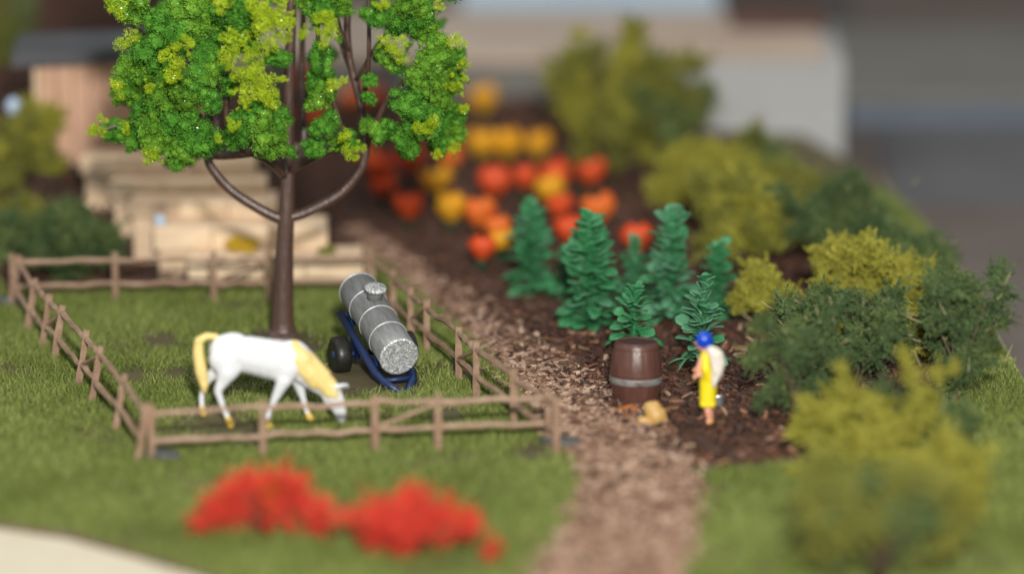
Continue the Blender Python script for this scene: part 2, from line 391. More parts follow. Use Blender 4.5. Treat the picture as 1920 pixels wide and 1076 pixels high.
# ------------------------------------------------------------------ flock clumps (shared mesh data)
def ico(sub):
    bm = bmesh.new(); bmesh.ops.create_icosphere(bm, subdivisions=sub, radius=1); V = np.array([v.co[:] for v in bm.verts]); F = np.array([[v.index for v in f.verts] for f in bm.faces]); bm.free(); return V, F
IV, IF = ico(1)
def flakes(C, N_, size, n):
    """n small random triangles at points C with outward normals N_"""
    a = rng.normal(0, 1, (n, 3)); a -= N_ * (a*N_).sum(1, keepdims=True)*.55; a /= np.linalg.norm(a, axis=1, keepdims=True)
    b = np.cross(N_ + rng.normal(0, .45, (n, 3)), a); b /= np.linalg.norm(b, axis=1, keepdims=True)
    s = size * rng.uniform(.6, 1.5, (n, 1)); V = np.empty((n, 3, 3))
    V[:, 0] = C - a*s; V[:, 1] = C + a*s*.9 ; V[:, 2] = C + b*s*1.3
    return V.reshape(-1, 3)
def foam(name, nb, nf, fs, core=True, spread=.62, br=(.24, .42), lace=0.0):
    C = rng.normal(0, 1, (nb, 3)); C /= np.linalg.norm(C, axis=1, keepdims=True); C *= (rng.uniform(.15, 1, (nb, 1))**.6) * spread
    r = rng.uniform(*br, nb); out = []
    if core:
        for c, q in zip(C, r):
            v = IV * (q*.86) * (1 + rng.uniform(-.22, .12, (len(IV), 1))) + c; out.append(v[IF].reshape(-1, 3))
    w_ = r**2 / (r**2).sum(); k = rng.choice(nb, nf, p=w_)
    d = rng.normal(0, 1, (nf, 3)); d /= np.linalg.norm(d, axis=1, keepdims=True)
    wob = 1 + np.abs(rng.normal(0, .10, (nf, 1))) + .16*np.sin(d[:, :1]*7 + k[:, None]) * np.sin(d[:, 1:2]*6 + 2*k[:, None]) + rng.uniform(-.22, .26, (nf, 1))
    P = C[k] + d * r[k][:, None] * wob
    if lace:
        keep = (np.sin(P[:, 0]*19)+np.sin(P[:, 1]*21+1)+np.sin(P[:, 2]*20+2)) > -.9 + lace; P, d = P[keep], d[keep]
    out.append(flakes(P, d, fs, len(P)))
    me = soup(name, np.concatenate(out), 3); me.materials.append(None); return me
def sprig(name, nt, nf, fs, ln=(.5, 1.05), wide=.10):
    """fine-leaved foliage: many thin side shoots thick with tiny leaves"""
    out = []
    for i in range(nt):
        d = rng.normal(0, 1, 3); d /= np.linalg.norm(d); L = rng.uniform(*ln); bend = rng.normal(0, .22, 3)
        t = rng.uniform(.05, 1, nf) ** .8; P = d*L*t[:, None] + bend*(t**2)[:, None] + rng.normal(0, 1, (nf, 3))*wide*(1.05 - .75*t)[:, None]
        N_ = rng.normal(0, 1, (nf, 3)); N_ /= np.linalg.norm(N_, axis=1, keepdims=True); out.append(flakes(P, N_, fs, nf))
    me = soup(name, np.concatenate(out), 3); me.materials.append(None); return me
FOAM = [foam('leaf_clump_foam', 30, 3800, .044, spread=.80, br=(.10, .36)) for _ in range(8)]
LACE = [foam('leaf_clump_lace', 11, 2600, .040, core=False, spread=.75, br=(.18, .34), lace=.25) for _ in range(5)]
SPRIG = [sprig('leaf_clump_sprig', 34, 85, .046, (.45, 1.2), .075) for _ in range(7)]
FEATH = [sprig('leaf_clump_feather', 26, 150, .05, (.45, 1.1), .12) for _ in range(6)]
WISP = [sprig('leaf_clump_wisp', 26, 70, .045, (.6, 1.15), .05) for _ in range(4)]
def clump(me, loc, r, m, parent, name='leaf_clump', sq=1.0):
    o = bpy.data.objects.new(name, me); COL.objects.link(o); o.parent = parent
    q = [random.uniform(.78, 1.25) for _ in range(3)]
    o.location = loc; o.scale = (r*q[0], r*q[1], r*q[2]*sq); o.rotation_euler = (random.uniform(0, 6.28), random.uniform(0, 6.28), random.uniform(0, 6.28))
    o.material_slots[0].link = 'OBJECT'; o.material_slots[0].material = m
    return o

# ------------------------------------------------------------------ the tree
TB = G(530, 632); TY = TB.y
tree = tag(empty('broadleaf_tree', TB), 'tall model tree with glossy brown trunk and bright green flock crown', 'tree')
def T(u, v, dy=0.0): return Q(u, v, TY + dy) - TB
pts = [T(530, 640), T(530, 622), T(530, 600), T(531, 540), T(534, 460), T(537, 400), T(539, 330), T(541, 200), T(545, 60), T(546, -120), T(548, -330)]
tube('trunk', catmull(pts, 3), [r for i in range(len(pts)-1) for r in np.linspace([.30,.27,.235,.21,.175,.165,.145,.115,.105,.08,.05][i], [.30,.27,.235,.21,.175,.165,.145,.115,.105,.08,.05][i+1], 3, endpoint=False)] + [.05], M['bark'], tree, 10)
# low flare of the foot
tube('root_flare', [T(528, 640), T(529, 629), T(530, 615)], [.40, .33, .24], M['bark'], tree, 10)
def branch(pl, r0, r1, n=7):
    p = catmull(pl, 5); return tube('branch', p, [r0 + (r1-r0)*i/(len(p)-1) for i in range(len(p))], M['bark'], tree, n)
branch([T(530, 412), T(495, 396), T(440, 362), T(402, 322), T(388, 285), T(392, 200), T(398, 60), T(395, -120)], .115, .06)
branch([T(540, 408), T(575, 398), T(635, 366), T(672, 325), T(685, 285), T(676, 200), T(652, 85), T(655, -60), T(660, -200)], .115, .06)
branch([T(535, 330, -.05), T(500, 300, -.7), T(450, 275, -1.2), T(425, 225, -1.4), T(432, 100, -1.5), T(440, -90, -1.4)], .09, .045)
branch([T(540, 330, .05), T(560, 300, .5), T(570, 260, .9), T(566, 120, 1.1), T(575, -100, 1.0)], .085, .05)
branch([T(541, 320, -.05), T(590, 295, -.5), T(640, 262, -.9), T(628, 200, -1.1), T(600, 100, -1.2), T(590, -60, -1.2)], .085, .04)
branch([T(688, 270), T(705, 235, -.3), T(720, 200, -.4), T(748, 165, -.5), T(790, 120, -.5)], .08, .04)
branch([T(684, 235), T(665, 150, .4), T(640, 80, .6), T(625, 0, .7), T(610, -120, .8)], .07, .04)
branch([T(680, 190, -.1), T(690, 130, -.5), T(692, 60, -.6), T(690, -40, -.6)], .055, .035)
branch([T(668, 150, -.1), T(700, 95, -.4), T(730, 55, -.6)], .045, .025)
branch([T(655, 100), T(640, 60, -.3), T(632, 25, -.3)], .045, .025)
branch([T(392, 250), T(360, 232, -.4), T(310, 225, -.8), T(240, 232, -1.0), T(190, 245, -1.0)], .07, .03)
branch([T(394, 200), T(378, 130, -.5), T(372, 60, -.8), T(368, -40, -.8)], .06, .03)
branch([T(395, 150), T(350, 120, .3), T(290, 80, .4), T(240, 40, .4)], .06, .03)
branch([T(390, 290), T(420, 284, .9), T(480, 280, 1.4), T(560, 278, 1.5), T(630, 280, 1.2), T(684, 286, .3)], .13, .11)
branch([T(390, 288), T(415, 290, -.5), T(450, 288, -.9), T(490, 284, -.8), T(536, 286, -.1)], .12, .09)
branch([T(738, 175, -.5), T(790, 200, -.8), T(840, 190, -.8), T(862, 150, -.7)], .05, .03)
branch([T(690, 262), T(750, 255, -.6), T(810, 262, -.9), T(850, 265, -1.0)], .055, .03)
branch([T(418, 205, -1.3), T(412, 120, -1.3), T(402, 40, -1.2), T(396, -60, -1.0)], .05, .03)
branch([T(402, 280), T(410, 200, .5), T(418, 90, .7), T(425, -80, .7)], .075, .05)
GREEN = [(245,15,36),(300,45,42),(350,28,42),(395,25,46),(440,30,42),(290,92,44),(332,60,44),(252,130,38),(240,172,34),(300,150,44),(290,192,44),(345,175,40),(385,120,34),(402,72,36),(455,72,38),(250,252,42),(212,250,30),(300,242,48),(340,288,36),(350,232,46),(382,270,34),(335,305,18),(290,272,32),(455,240,38),(500,236,40),(522,268,32),(545,285,15),(440,264,26),(498,280,20),(398,190,24),(375,165,30),(400,135,30),
 (575,5,20),(600,20,30),(640,8,25),(600,112,28),(602,150,26),(590,190,25),(612,172,22),(605,238,25),(590,280,22),(622,226,22),(630,268,20),
 (700,30,26),(745,40,34),(782,30,38),(806,62,34),(770,14,34),(722,108,24),(692,150,17),(694,182,17),(810,110,34),(842,150,30),(790,150,34),(770,190,34),(830,192,34),(850,110,24),(800,228,34),(842,248,32),(762,258,34),(766,284,20),(722,244,24),(690,240,20),(852,220,24),(822,268,28),(745,125,20),(655,262,22),(522,112,24),(430,160,22),(475,210,26),(530,225,18)]
LIME = [(225,15,24),(235,78,24),(226,165,19),(320,115,28),(336,90,19),(325,142,22),(356,80,15),(280,165,14),(183,246,24),(236,240,12),(284,292,19),(440,75,24),(428,110,20),(446,142,18),(470,104,22),(478,165,34),(502,160,28),(460,188,18),(512,190,18),(480,130,22),(510,50,34),(525,22,30),(505,82,26),(532,72,18),(415,10,20),(480,15,26),(440,236,14),(405,262,8),
 (610,35,24),(616,66,22),(570,60,14),(626,160,18),(642,152,10),(656,282,20),(650,256,14),(745,85,24),(756,105,17),(722,75,14),(716,5,15),(856,75,18),(868,120,15),(856,162,18),(870,148,10),(802,240,18),(786,235,14),(812,226,14),(850,276,15),(820,290,11),(822,10,15),(870,205,10),(500,25,24)]
ccx = 535
def shell(u, v):
    x = (u - ccx) / 345.0; zz = (v - 60) / 330.0
    return math.sqrt(max(0.05, 1 - min(.97, x*x + .35*zz*zz)))
for (u, v, r) in GREEN:
    s = shell(u, v); dy = -2.7 * s * random.uniform(.75, 1.05)
    k_ = mpp(TY); clump(random.choice(FOAM), T(u, v, dy), r * k_ * 1.08, random.choice([M['leaf'], M['leaf'], M['leaf2']]), tree)
    if random.random() < .25: clump(random.choice(FOAM), T(u + random.uniform(-6,6), v + random.uniform(-4,6), dy*.2+.5), r*k_*.9, M['leaf'], tree)
    if random.random() < .75: clump(random.choice(FOAM), T(u + random.uniform(-8,8), v - random.uniform(0,10), 2.5*s), r*k_, M['leaf'], tree)
for (u, v, r) in LIME:
    s = shell(u, v); dy = -3.05 * s - .38
    clump(random.choice(LACE), T(u, v, dy), r * mpp(TY) * 1.12, M['lime'], tree)
    for q in range(3):
        a = random.uniform(0, 6.28); e = r * random.uniform(.7, 1.25)
        clump(random.choice(LACE), T(u + e*math.cos(a), v + e*math.sin(a), dy + random.uniform(0, .25)), max(5, r*random.uniform(.25, .5)) * mpp(TY), random.choice([M['lime'], M['lime'], M['leaf']]), tree)
# crown carries on above the picture
for i in range(120):
    a = random.uniform(0, 6.28); q = random.uniform(0, 1); v = -25 - 420 * q; rr = 345 * math.sqrt(max(.02, 1 - (q*.97)**2)) * random.uniform(.8, 1)
    u = ccx + rr * math.cos(a); dy = rr * math.sin(a) * mpp(TY) * .85
    p = T(u, v, dy); clump(random.choice(FOAM), p, random.uniform(.34, .55), M['leaf'], tree)
    if i % 3 == 0: clump(random.choice(LACE), p * 1.0 + Vector((math.cos(a)*.3, math.sin(a)*.3, .1)), random.uniform(.22, .35), M['lime'], tree)

# ------------------------------------------------------------------ paddock fences
def rough_bar(name, a, b, r0, r1, parent, n=6, seg=6, wob=.018, flat_=1.0):
    a, b = Vector(a), Vector(b); P = [a.lerp(b, i/seg) + Vector((0, 0, random.gauss(0, wob) if 0 < i < seg else 0)) for i in range(seg+1)]
    rad = [(r0 + (r1-r0)*i/seg) * random.uniform(.82, 1.2) for i in range(seg+1)]
    V, F = tube_geo(P, rad, n); return mesh(name, V, F, M['fence'], parent, False)
def fence(label, tops, braces=(), lean=(0, 0), H=1.06, thick=.072):
    P = [G(u, v, H) for u, v in tops]; c = G(*tops[len(tops)//2], H)
    root = tag(empty('rail_fence', (c.x, c.y, 0)), label, 'fence', 'fence strips round the paddock'); o = Vector((c.x, c.y, 0))
    L = Vector((lean[0], lean[1], 0))
    at = lambda p, z: Vector((p.x, p.y, z)) - o - L * (1 - z/H)
    for i, p in enumerate(P):
        rough_bar('post', at(p, random.uniform(-.02, .02) - .03), at(p, H + random.uniform(-.03, .02)), thick*1.05, thick*.95, root, 6, 4, 0)
    for i in range(len(P) - 1):
        off = Vector((0, 0, 0))
        for z in (.90, .40):
            rough_bar('rail', at(P[i], z + random.uniform(-.03, .03)), at(P[i+1], z + random.uniform(-.03, .03)), thick*.8, thick*.66, root, 6, 6)
        if i in braces: rough_bar('brace', at(P[i], .42), at(P[i+1], .88), thick*.55, thick*.55, root, 6, 4, .004)
    return root
fence('rough brown rail fence in front of the white horse', [(283,757),(492,748),(703,738),(821,736),(1030,729)], (2,))
fence('rough brown rail fence along the back of the paddock, before the cream steps', [(22,478),(215,472),(400,472),(503,470),(690,466)], (2,))
fence('inward leaning rail fence along the left edge of the paddock', [(36,480),(67,521),(94,552),(118,572),(163,621),(189,650),(234,701),(276,757)], (2,4), (.19, 0))
fence('rail fence beside the wood chip path, right of the tank trailer', [(697,472),(737,507),(770,538),(800,560),(860,610),(893,640),(963,692),(1043,744)], (2,4))
for (u, v, lab) in [(305,862,'dark glue pad at the front left corner of the fence'),(1052,838,'dark glue pad at the fence corner beside the path'),(22,572,'dark glue pad at the back left corner of the fence')]:
    p = G(u, v); n = 14; V = []; F = []
    for zz, sc in ((0, 1.1), (.05, 1.0), (.075, .7)):
        for k in range(n):
            a = 6.283*k/n; rr = .32*sc*(1+.22*math.sin(2*a+u)+.08*math.sin(5*a)); V.append((rr*math.cos(a), rr*.8*math.sin(a), zz))
    for i in range(2):
        for k in range(n): F.append((i*n+k, i*n+(k+1)%n, (i+1)*n+(k+1)%n, (i+1)*n+k))
    F.append(tuple(range(2*n, 3*n))); o = mesh('glue_pad', V, F, M['pad'], None, True); o.location = (p.x, p.y, .10); tag(o, lab, 'pad', 'glue pads at fence corners')

# ------------------------------------------------------------------ the horse
HB = G(500, 797); hk = mpp(HB.y) 
horse = tag(empty('horse', (HB.x, HB.y, 0)), 'white toy horse with yellow mane and tail grazing behind the front fence', 'horse')
def H(u, v, y=0.0): return ((u - 500) * hk, y, (797 - v) * hk * 1.03)
S = hk
body = [
 (H(438,658),38*S,H(470,664),37*S,.74),(H(470,664),37*S,H(520,674),40*S,.76),(H(520,674),40*S,H(549,674),38*S,.68),
 (H(424,656),32*S,H(440,656),36*S,.78),(H(414,654),21*S,H(426,654),28*S,.9),(H(420,670,-.1),28*S,H(432,684,-.13),24*S,.7),
 # neck, head
 (H(550,670),36*S,H(575,690),32*S,.58),(H(575,690),32*S,H(602,714),25*S,.52),(H(602,714),25*S,H(622,731),18.5*S,.6),
 (H(623,732),18*S,H(632,752),17.5*S,.68),(H(632,752),17*S,H(640,776),11.5*S,.75),(H(640,776),10.5*S,H(641,784),9.5*S,.8),
 (H(616,742),13*S,H(626,755),14*S,.6),
 # ears
 (H(632,722,-.09),6*S,H(655,716,-.12),2.5*S),(H(634,725,.09),6*S,H(656,727,.11),2.5*S),
 # near hind leg
 (H(425,672,-.17),25*S,H(428,692,-.19),20*S,.6),(H(428,692,-.19),19*S,H(416,716,-.19),10.5*S,.75),(H(415,716,-.19),10*S,H(410,728,-.19),8.2*S),(H(410,728,-.19),8*S,H(421,762,-.18),5.6*S),(H(421,762,-.18),6.2*S,H(428,778,-.18),6*S),
 # far hind leg
 (H(420,672,.17),25*S,H(412,694,.19),17*S,.6),(H(412,694,.19),16*S,H(392,712,.2),9.5*S),(H(392,712,.2),9*S,H(385,722,.2),7.8*S),(H(385,722,.2),7.6*S,H(376,750,.2),5.8*S),(H(376,750,.2),6*S,H(377,768,.2),6*S),
 # near fore leg
 (H(540,684,-.16),24*S,H(534,708,-.18),16*S,.6),(H(534,708,-.18),14*S,H(517,742,-.18),8.2*S),(H(517,742,-.18),8*S,H(504,772,-.18),5.4*S),(H(504,772,-.18),6*S,H(503,784,-.18),6*S),
 # far fore leg
 (H(550,688,.15),22*S,H(557,712,.17),15*S,.6),(H(557,712,.17),13*S,H(567,745,.17),7.8*S),(H(567,745,.17),7.4*S,H(574,772,.17),5.3*S),(H(574,772,.17),6*S,H(578,782,.17),6*S),
]
blob('body', body, .028, M['horse'], horse, 5)
blob('mane', [(H(553,652,0),17*S,H(578,678,0),21*S,.98),(H(562,672,-.14),17*S,H(584,697,-.12),18*S,.70),(H(560,655,-.10),14*S,H(572,670,-.12),16*S,.8),(H(578,678,0),21*S,H(606,705,0),18*S,.9),(H(584,697,-.12),17*S,H(606,718,-.08),14*S,.8),
   (H(606,706,0),16*S,H(622,720,0),13*S,.95),(H(604,714,-.06),13*S,H(618,734,-.06),11*S,.9),(H(622,722,-.03),11*S,H(630,738,-.05),9*S,1.1),(H(568,690,-.17),8*S,H(590,716,-.12),9*S)], .022, M['mane'], horse, 4)
blob('tail', [(H(406,629),6*S,H(388,629),7*S),(H(388,629),7*S,H(374,638),8.5*S),(H(374,638),8.5*S,H(373,662),11*S,.8),(H(373,662),11*S,H(378,695),12.5*S,.8),(H(378,695),12.5*S,H(383,720),9*S,.8),(H(383,720),9*S,H(384,734),4*S)], .02, M['mane'], horse, 4)
for (a, b, y) in [((428,779),(433,790),-.18),((377,768),(380,779),.2),((503,784),(506,794),-.18),((578,781),(582,791),.17)]:
    blob('hoof', [(H(*a, y),6.8*S,H(*b, y),8.5*S)], .02, M['hoof'], horse, 2)

# ------------------------------------------------------------------ tank trailer
tip = G(771, 737); fx = Vector((.32, -.907, -.273)).normalized(); yy = Vector((0, 0, 1)).cross(fx).normalized(); zz = fx.cross(yy)
F0 = Q(748, 668, tip.y + .38)
Mx = Matrix((fx, yy, zz)).transposed().to_4x4(); Mx.translation = F0
tr = tag(empty('tank_trailer'), 'silver grey tank trailer with blue frame, nose down on its drawbar', 'trailer'); tr.matrix_world = Mx
RT = .375; LT = 2.62
rotx = Matrix.Rotation(R(90), 4, 'Y')
def xlathe(name, prof, m, parent, n=40, loc=(0,0,0)):
    o = flatcaps(lathe(name, prof, n, m, parent)); o.data.transform(rotx); o.location = loc; return o
xlathe('tank', [(RT*.96, -LT), (RT, -LT+.02), (RT, -LT*.8), (RT, -LT*.5), (RT, -LT*.25), (RT, -.01)], M['tank'], tr)
# sparkling end
gm, N_, L_, b_ = new_mat('glitter_silver')
g_ = N_.new('ShaderNodeTexCoord'); vo = N_.new('ShaderNodeTexVoronoi'); vo.inputs['Scale'].default_value = 34; L_.new(g_.outputs['Object'], vo.inputs['Vector'])
r_ = ramp(N_, [(.26,.27,.28),(.5,.51,.52),(.9,.91,.92)], [.1,.5,.9]); L_.new(vo.outputs['Color'], r_.inputs[0]); L_.new(r_.outputs[0], b_.inputs['Base Color'])
b_.inputs['Metallic'].default_value = .35; b_.inputs['Roughness'].default_value = .4
bp_ = N_.new('ShaderNodeBump'); bp_.inputs['Strength'].default_value = .6; bp_.inputs['Distance'].default_value = .02; L_.new(vo.outputs['Distance'], bp_.inputs['Height']); L_.new(bp_.outputs[0], b_.inputs['Normal'])
M['glitter'] = gm
xlathe('end_cap', [(RT+.006, -.012), (RT+.010, .0), (RT+.004, .02), (RT-.03, .03)], M['glitter'], tr)
for x in (-LT, -LT*.745, -LT*.50, -LT*.255):
    xlathe('ring', [(RT-.01, -.014), (RT+.014, -.010), (RT+.014, .010), (RT-.01, .014)], M['ring'], tr, loc=(x + (.016 if x == -LT else 0), 0, 0))
ht = flatcaps(lathe('hatch', [(.15, 0), (.15, .16), (.16, .19), (.19, .22)], 24, M['tank'], tr)); ht.location = (-LT*.625, 0, RT-.05)
flatcaps(lathe('lid', [(.195, .215), (.215, .235), (.215, .265), (.19, .285), (.12, .30)], 24, M['glitter'], ht))
for s in (-1, 1):
    tube('rail', [(-2.5, s*.36, -.40), (-1.3, s*.36, -.44), (-.2, s*.34, -.46), (.12, s*.28, -.47), (.50, s*.045, -.52)], [.085,.10,.10,.09,.075], M['blue'], tr, 4)
    V, F = box_geo((-1.78, s*.36-.035, -.80), (-1.15, s*.36+.035, -.44)); 
    V = [(x + (.16 if zq < -.6 and x < -1.5 else (-.16 if zq < -.6 else 0)), y, zq) for x, y, zq in V]
    br = mesh('bracket', V, F, M['blue'], tr)
    wl = empty('wheel', (-1.46, s*.66, -.72)); wl.parent = tr
    ty = lathe('tyre', [(.18,-.13),(.30,-.155),(.345,-.13),(.358,-.04),(.358,.04),(.345,.13),(.30,.155),(.18,.13)], 32, M['tyre'], wl); ty.data.transform(Matrix.Rotation(R(90), 4, 'X'))
    hb = flatcaps(lathe('hub', [(.21,-.125),(.20,-.10),(.09,-.09),(.08,-.15),(.03,-.155)], 24, M['hubblue'], wl)); hb.data.transform(Matrix.Rotation(R(-90) if s < 0 else R(90), 4, 'X'))
    for (px, pz) in ((.13,0),(-.13,0),(0,.13),(0,-.13)):
        bt = lathe('bolt', [(.018,-.02),(.018,.02)], 8, M['hubblue'], wl); bt.data.transform(Matrix.Rotation(R(90), 4, 'X')); bt.location = (px, s*.105, pz)
tube('axle', [(-1.46, -.6, -.72), (-1.46, .6, -.72)], .06, M['blue'], tr, 8)
tube('cross_beam', [(-2.42, -.36, -.42), (-2.42, .36, -.42)], .06, M['blue'], tr, 4)
tube('cross_beam', [(.05, -.30, -.47), (.05, .30, -.47)], .055, M['blue'], tr, 4)
for x in (-2.1, -.5):
    V, F = box_geo((x-.06, -.30, -.44), (x+.06, .30, -.26)); mesh('saddle', V, F, M['blue'], tr)
lathe('hitch_eye', [(.03,-.02),(.07,-.02),(.07,.02),(.03,.02)], 14, M['blue'], tr).location = (.54, 0, -.54)

# ------------------------------------------------------------------ barrel, sack
bp = G(1192, 757); bk = mpp(bp.y)
bar = tag(empty('barrel', (bp.x, bp.y, 0)), 'dark brown plastic barrel with worn silver band on the mulch bed', 'barrel')
HBR = 1.17
def br_r(z): t = z/HBR; return .365 + .115*math.sin(math.pi*min(1, max(0, t*.92+.02)))
flatcaps(lathe('body', [(br_r(HBR*i/14), HBR*i/14) for i in range(15)], 40, M['barrel'], bar))
for i in range(20):                                     # stave joints as raised slats
    a0 = 2*math.pi*i/20; V = []; F = []
    for j in range(15):
        z = .01 + (HBR-.02)*j/14; r = br_r(z) + .004
        for k in range(4):
            a = a0 + (2*math.pi/20)*(.03 + .94*k/3); V.append(((r+(.004 if k in (1,2) else -.003))*math.cos(a), (r+(.004 if k in (1,2) else -.003))*math.sin(a), z))
    for j in range(14):
        for k in range(3): F.append((j*4+k, j*4+k+1, (j+1)*4+k+1, (j+1)*4+k))
    mesh('stave', V, F, M['barrel'], bar, True)
def hoop(z0, z1, m, extra): 
    n = 5; o = lathe('hoop', [(br_r(z0)-.002, z0)] + [(br_r(z0+(z1-z0)*i/n)+extra, z0+(z1-z0)*i/n) for i in range(n+1)] + [(br_r(z1)-.002, z1)], 48, m, bar); return o
hoop(.43, .55, M['band'], .022); hoop(.60, .64, M['barrel'], .014); hoop(1.08, HBR-.005, M['barrel'], .016); hoop(.02, .10, M['barrel'], .014)
lid = flatcaps(lathe('lid', [(.345, HBR-.01), (.345, HBR+.012), (.31, HBR+.014)], 36, M['stave'], bar))
lathe('rim', [(.345, HBR-.01), (.35, HBR+.03), (.375, HBR+.03), (.385, HBR-.01)], 40, M['barrel'], bar)
bar.rotation_euler = (R(-1.5), R(1), .3)
sp = G(1226, 799); sk = mpp(sp.y)
def SK(u, v, y=0.0): return ((u-1226)*sk, y, (800-v)*sk*1.03)
sack = blob('sack', [(SK(1222,768),16*sk,SK(1230,780),20*sk,.8),(SK(1230,780),20*sk,SK(1228,790),14*sk,.9),(SK(1215,790),10*sk,SK(1243,790),9*sk,.9),(SK(1218,763),11*sk,SK(1228,762),11*sk,.8),(SK(1238,775),12*sk,SK(1244,788),9*sk,.8)], .02, M['sack'], None, 8)
sack.location = (sp.x, sp.y, 0.0); tag(sack, 'plump tan sack standing at the foot of the barrel', 'sack')
s2 = blob('bundle', [(SK(1203,787),9*sk,SK(1210,787),9*sk,.8),(SK(1210,788),9*sk,SK(1218,790),7*sk,.8),(SK(1200,785),6*sk,SK(1206,784),6*sk,.8)], .016, M['sack'], None, 6)
s2.location = (sp.x, sp.y - .12, 0.0); tag(s2, 'small flat tan lump lying against the left side of the sack', 'bundle')
# fallen leaves by the barrel
lm = mat('dead_leaf', [(.34,.10,.02),(.42,.15,.03)], .6, 6)
for i, (u, v, sc, rz, lab) in enumerate([(1172,768,.17,.3,'orange dead leaf at the foot of the barrel, the leftmost'),(1188,770,.14,1.4,'orange dead leaf at the foot of the barrel, the rightmost'),(1176,782,.11,2.2,'small orange dead leaf nearest the path below the barrel'),(1300,695,.10,1.2,'orange leaf hanging low left of the person')]):
    p = G(u, v, .1); V = []; F = []
    for j in range(7):
        t = j/6; wdt = math.sin(math.pi*min(.98, t*.9+.06))*.45
        for k in (-1, 0, 1): V.append(((t-.5)*2*sc, k*wdt*sc, .10*sc + .35*sc*abs(k)*.5 + .5*sc*(t-.5)**2))
    for j in range(6):
        for k in range(2): F.append((j*3+k, j*3+k+1, (j+1)*3+k+1, (j+1)*3+k))
    o = mesh('dead_leaf', V, F, lm, None, True); o.location = p; o.rotation_euler = (.2, -.2, rz); tag(o, lab, 'leaf', 'orange dead leaves')
    o.modifiers.new('thick', 'SOLIDIFY').thickness = .01

# ------------------------------------------------------------------ the person
pb = G(1330, 797); pk = mpp(pb.y)
per = tag(empty('person', (pb.x, pb.y, 0)), 'toy figure in yellow dress, blue headscarf and cream shawl standing on the mulch', 'person')
def W(u, v, y=0.0): return ((u-1330)*pk, y, (797-v)*pk*1.03)
k = pk
flesh = [(W(1319,636,-.01),11.5*k,W(1318,641),11*k,.9),(W(1318,644,0),9.5*k,W(1315,649),6.5*k,.8),(W(1307,641),2.6*k,W(1305.5,643),2.0*k),(W(1309,648.5),2.2*k,W(1308,649),2*k),
  (W(1323,650),6*k,W(1325,660),6.5*k),(W(1325,662),11*k,W(1328,700),10*k,.95),(W(1328,700),10*k,W(1328,745),8*k,.8),
  # near arm, bent, hand at the front
  (W(1316,666,-.09),4.6*k,W(1311,682,-.12),4.2*k),(W(1311,682,-.12),4.2*k,W(1311,691,-.16),3.8*k),(W(1311,691,-.17),3.8*k,W(1314,697,-.21),3.4*k),(W(1311,694,-.2),3.6*k,W(1308,697,-.20),3.4*k),
  # far arm
  (W(1322,664,.13),6.2*k,W(1315,686,.17),5*k),(W(1315,686,.17),5*k,W(1306,697,.10),4*k),
  # legs
  (W(1327,750,-.04),6.5*k,W(1327,768,-.04),6.4*k),(W(1327,768,-.05),6.8*k,W(1330,786,-.05),4.4*k),(W(1330,786,-.05),4.6*k,W(1324,793,-.06),3.6*k),
  (W(1330,750,.07),6.5*k,W(1331,768,.07),6.4*k),(W(1331,768,.08),6.6*k,W(1333,784,.08),4.4*k),(W(1333,784,.08),4.5*k,W(1326,792,.09),3.6*k)]
for i, (du, dv, dy) in enumerate([(-8,-1,.02),(-9,1,-.01),(-8.5,2.8,-.03),(-7,4.2,-.05),(-2,-5,-.02)]):
    flesh.append((W(1308,697,-.2), 1.7*k, W(1308+du*.6,697+dv*.7,-.2+dy), 1.5*k)); flesh.append((W(1308+du*.6,697+dv*.7,-.2+dy), 1.5*k, W(1308+du*.8,697+dv+1.2,-.2+dy*1.3), 1.3*k))
blob('body', flesh, .013, M['skin'], per, 3)
blob('dress', [(W(1321,664,-.10),7.5*k,W(1323,688,-.13),8.5*k),(W(1323,688,-.13),8*k,W(1327,704,-.05),12*k),(W(1321,663),8*k,W(1327,664),8*k,1.35),(W(1324,668),11*k,W(1326,690),12*k,1.1),(W(1326,690),12*k,W(1328,704),13.5*k,1.0),(W(1328,704),16*k,W(1327,735),15*k,.98),(W(1327,735),15*k,W(1327,750),15*k,.98),(W(1320,756),8*k,W(1334,756),8*k,1.9),
   (W(1337,700),8*k,W(1336,730),6*k,1.2)], .018, M['dress'], per, 4)
blob('headscarf', [(W(1320,634),15*k,W(1321,639),13.5*k,.95),(W(1326,638),10*k,W(1330,646),6*k,.9),(W(1314,642),8*k,W(1318,650),5*k,1.1),(W(1319,622.5),2.5*k,W(1320,628),7*k)], .016, M['scarf'], per, 3)
blob('shawl', [(W(1332,653,-.10),10*k,W(1340,662,-.10),13*k,.9),(W(1340,662,-.10),13.5*k,W(1344,676,-.10),12.5*k,.9),(W(1344,676,-.10),12.5*k,W(1341,694,-.13),10.5*k,.8),(W(1341,694,-.13),10*k,W(1337,710,-.16),5.5*k,.8),(W(1337,710,-.16),5.5*k,W(1336,720,-.17),2.6*k),
   (W(1346,665,.02),8*k,W(1350,678,.02),6*k),(W(1333,660,-.14),6*k,W(1338,690,-.17),5*k)], .016, M['shawl'], per, 3)
for y, u in ((-.055, 1329), (.085, 1332)):
    blob('shoe', [(W(u+1,791,y),5*k,W(u-1,793,y),4.6*k),(W(u-1,793.5,y),4.4*k,W(u-6,795,y),3.4*k)], .013, M['shoe'], per, 2)
per.scale = (1.12, 1.12, 1.0)
spd = tag(empty('spade', (G(1348,770).x, G(1348,770).y, 0)), 'small spade with brown handle and grey blade behind the figure', 'spade')
tube('handle', [(-.03, .05, .26), (-.06, .02, .9), (-.07, 0, 1.2)], .028, M['handle'], spd, 8)
tube('grip', [(-.13, 0, 1.2), (-.01, 0, 1.2)], .024, M['handle'], spd, 6)
V = []; F = []
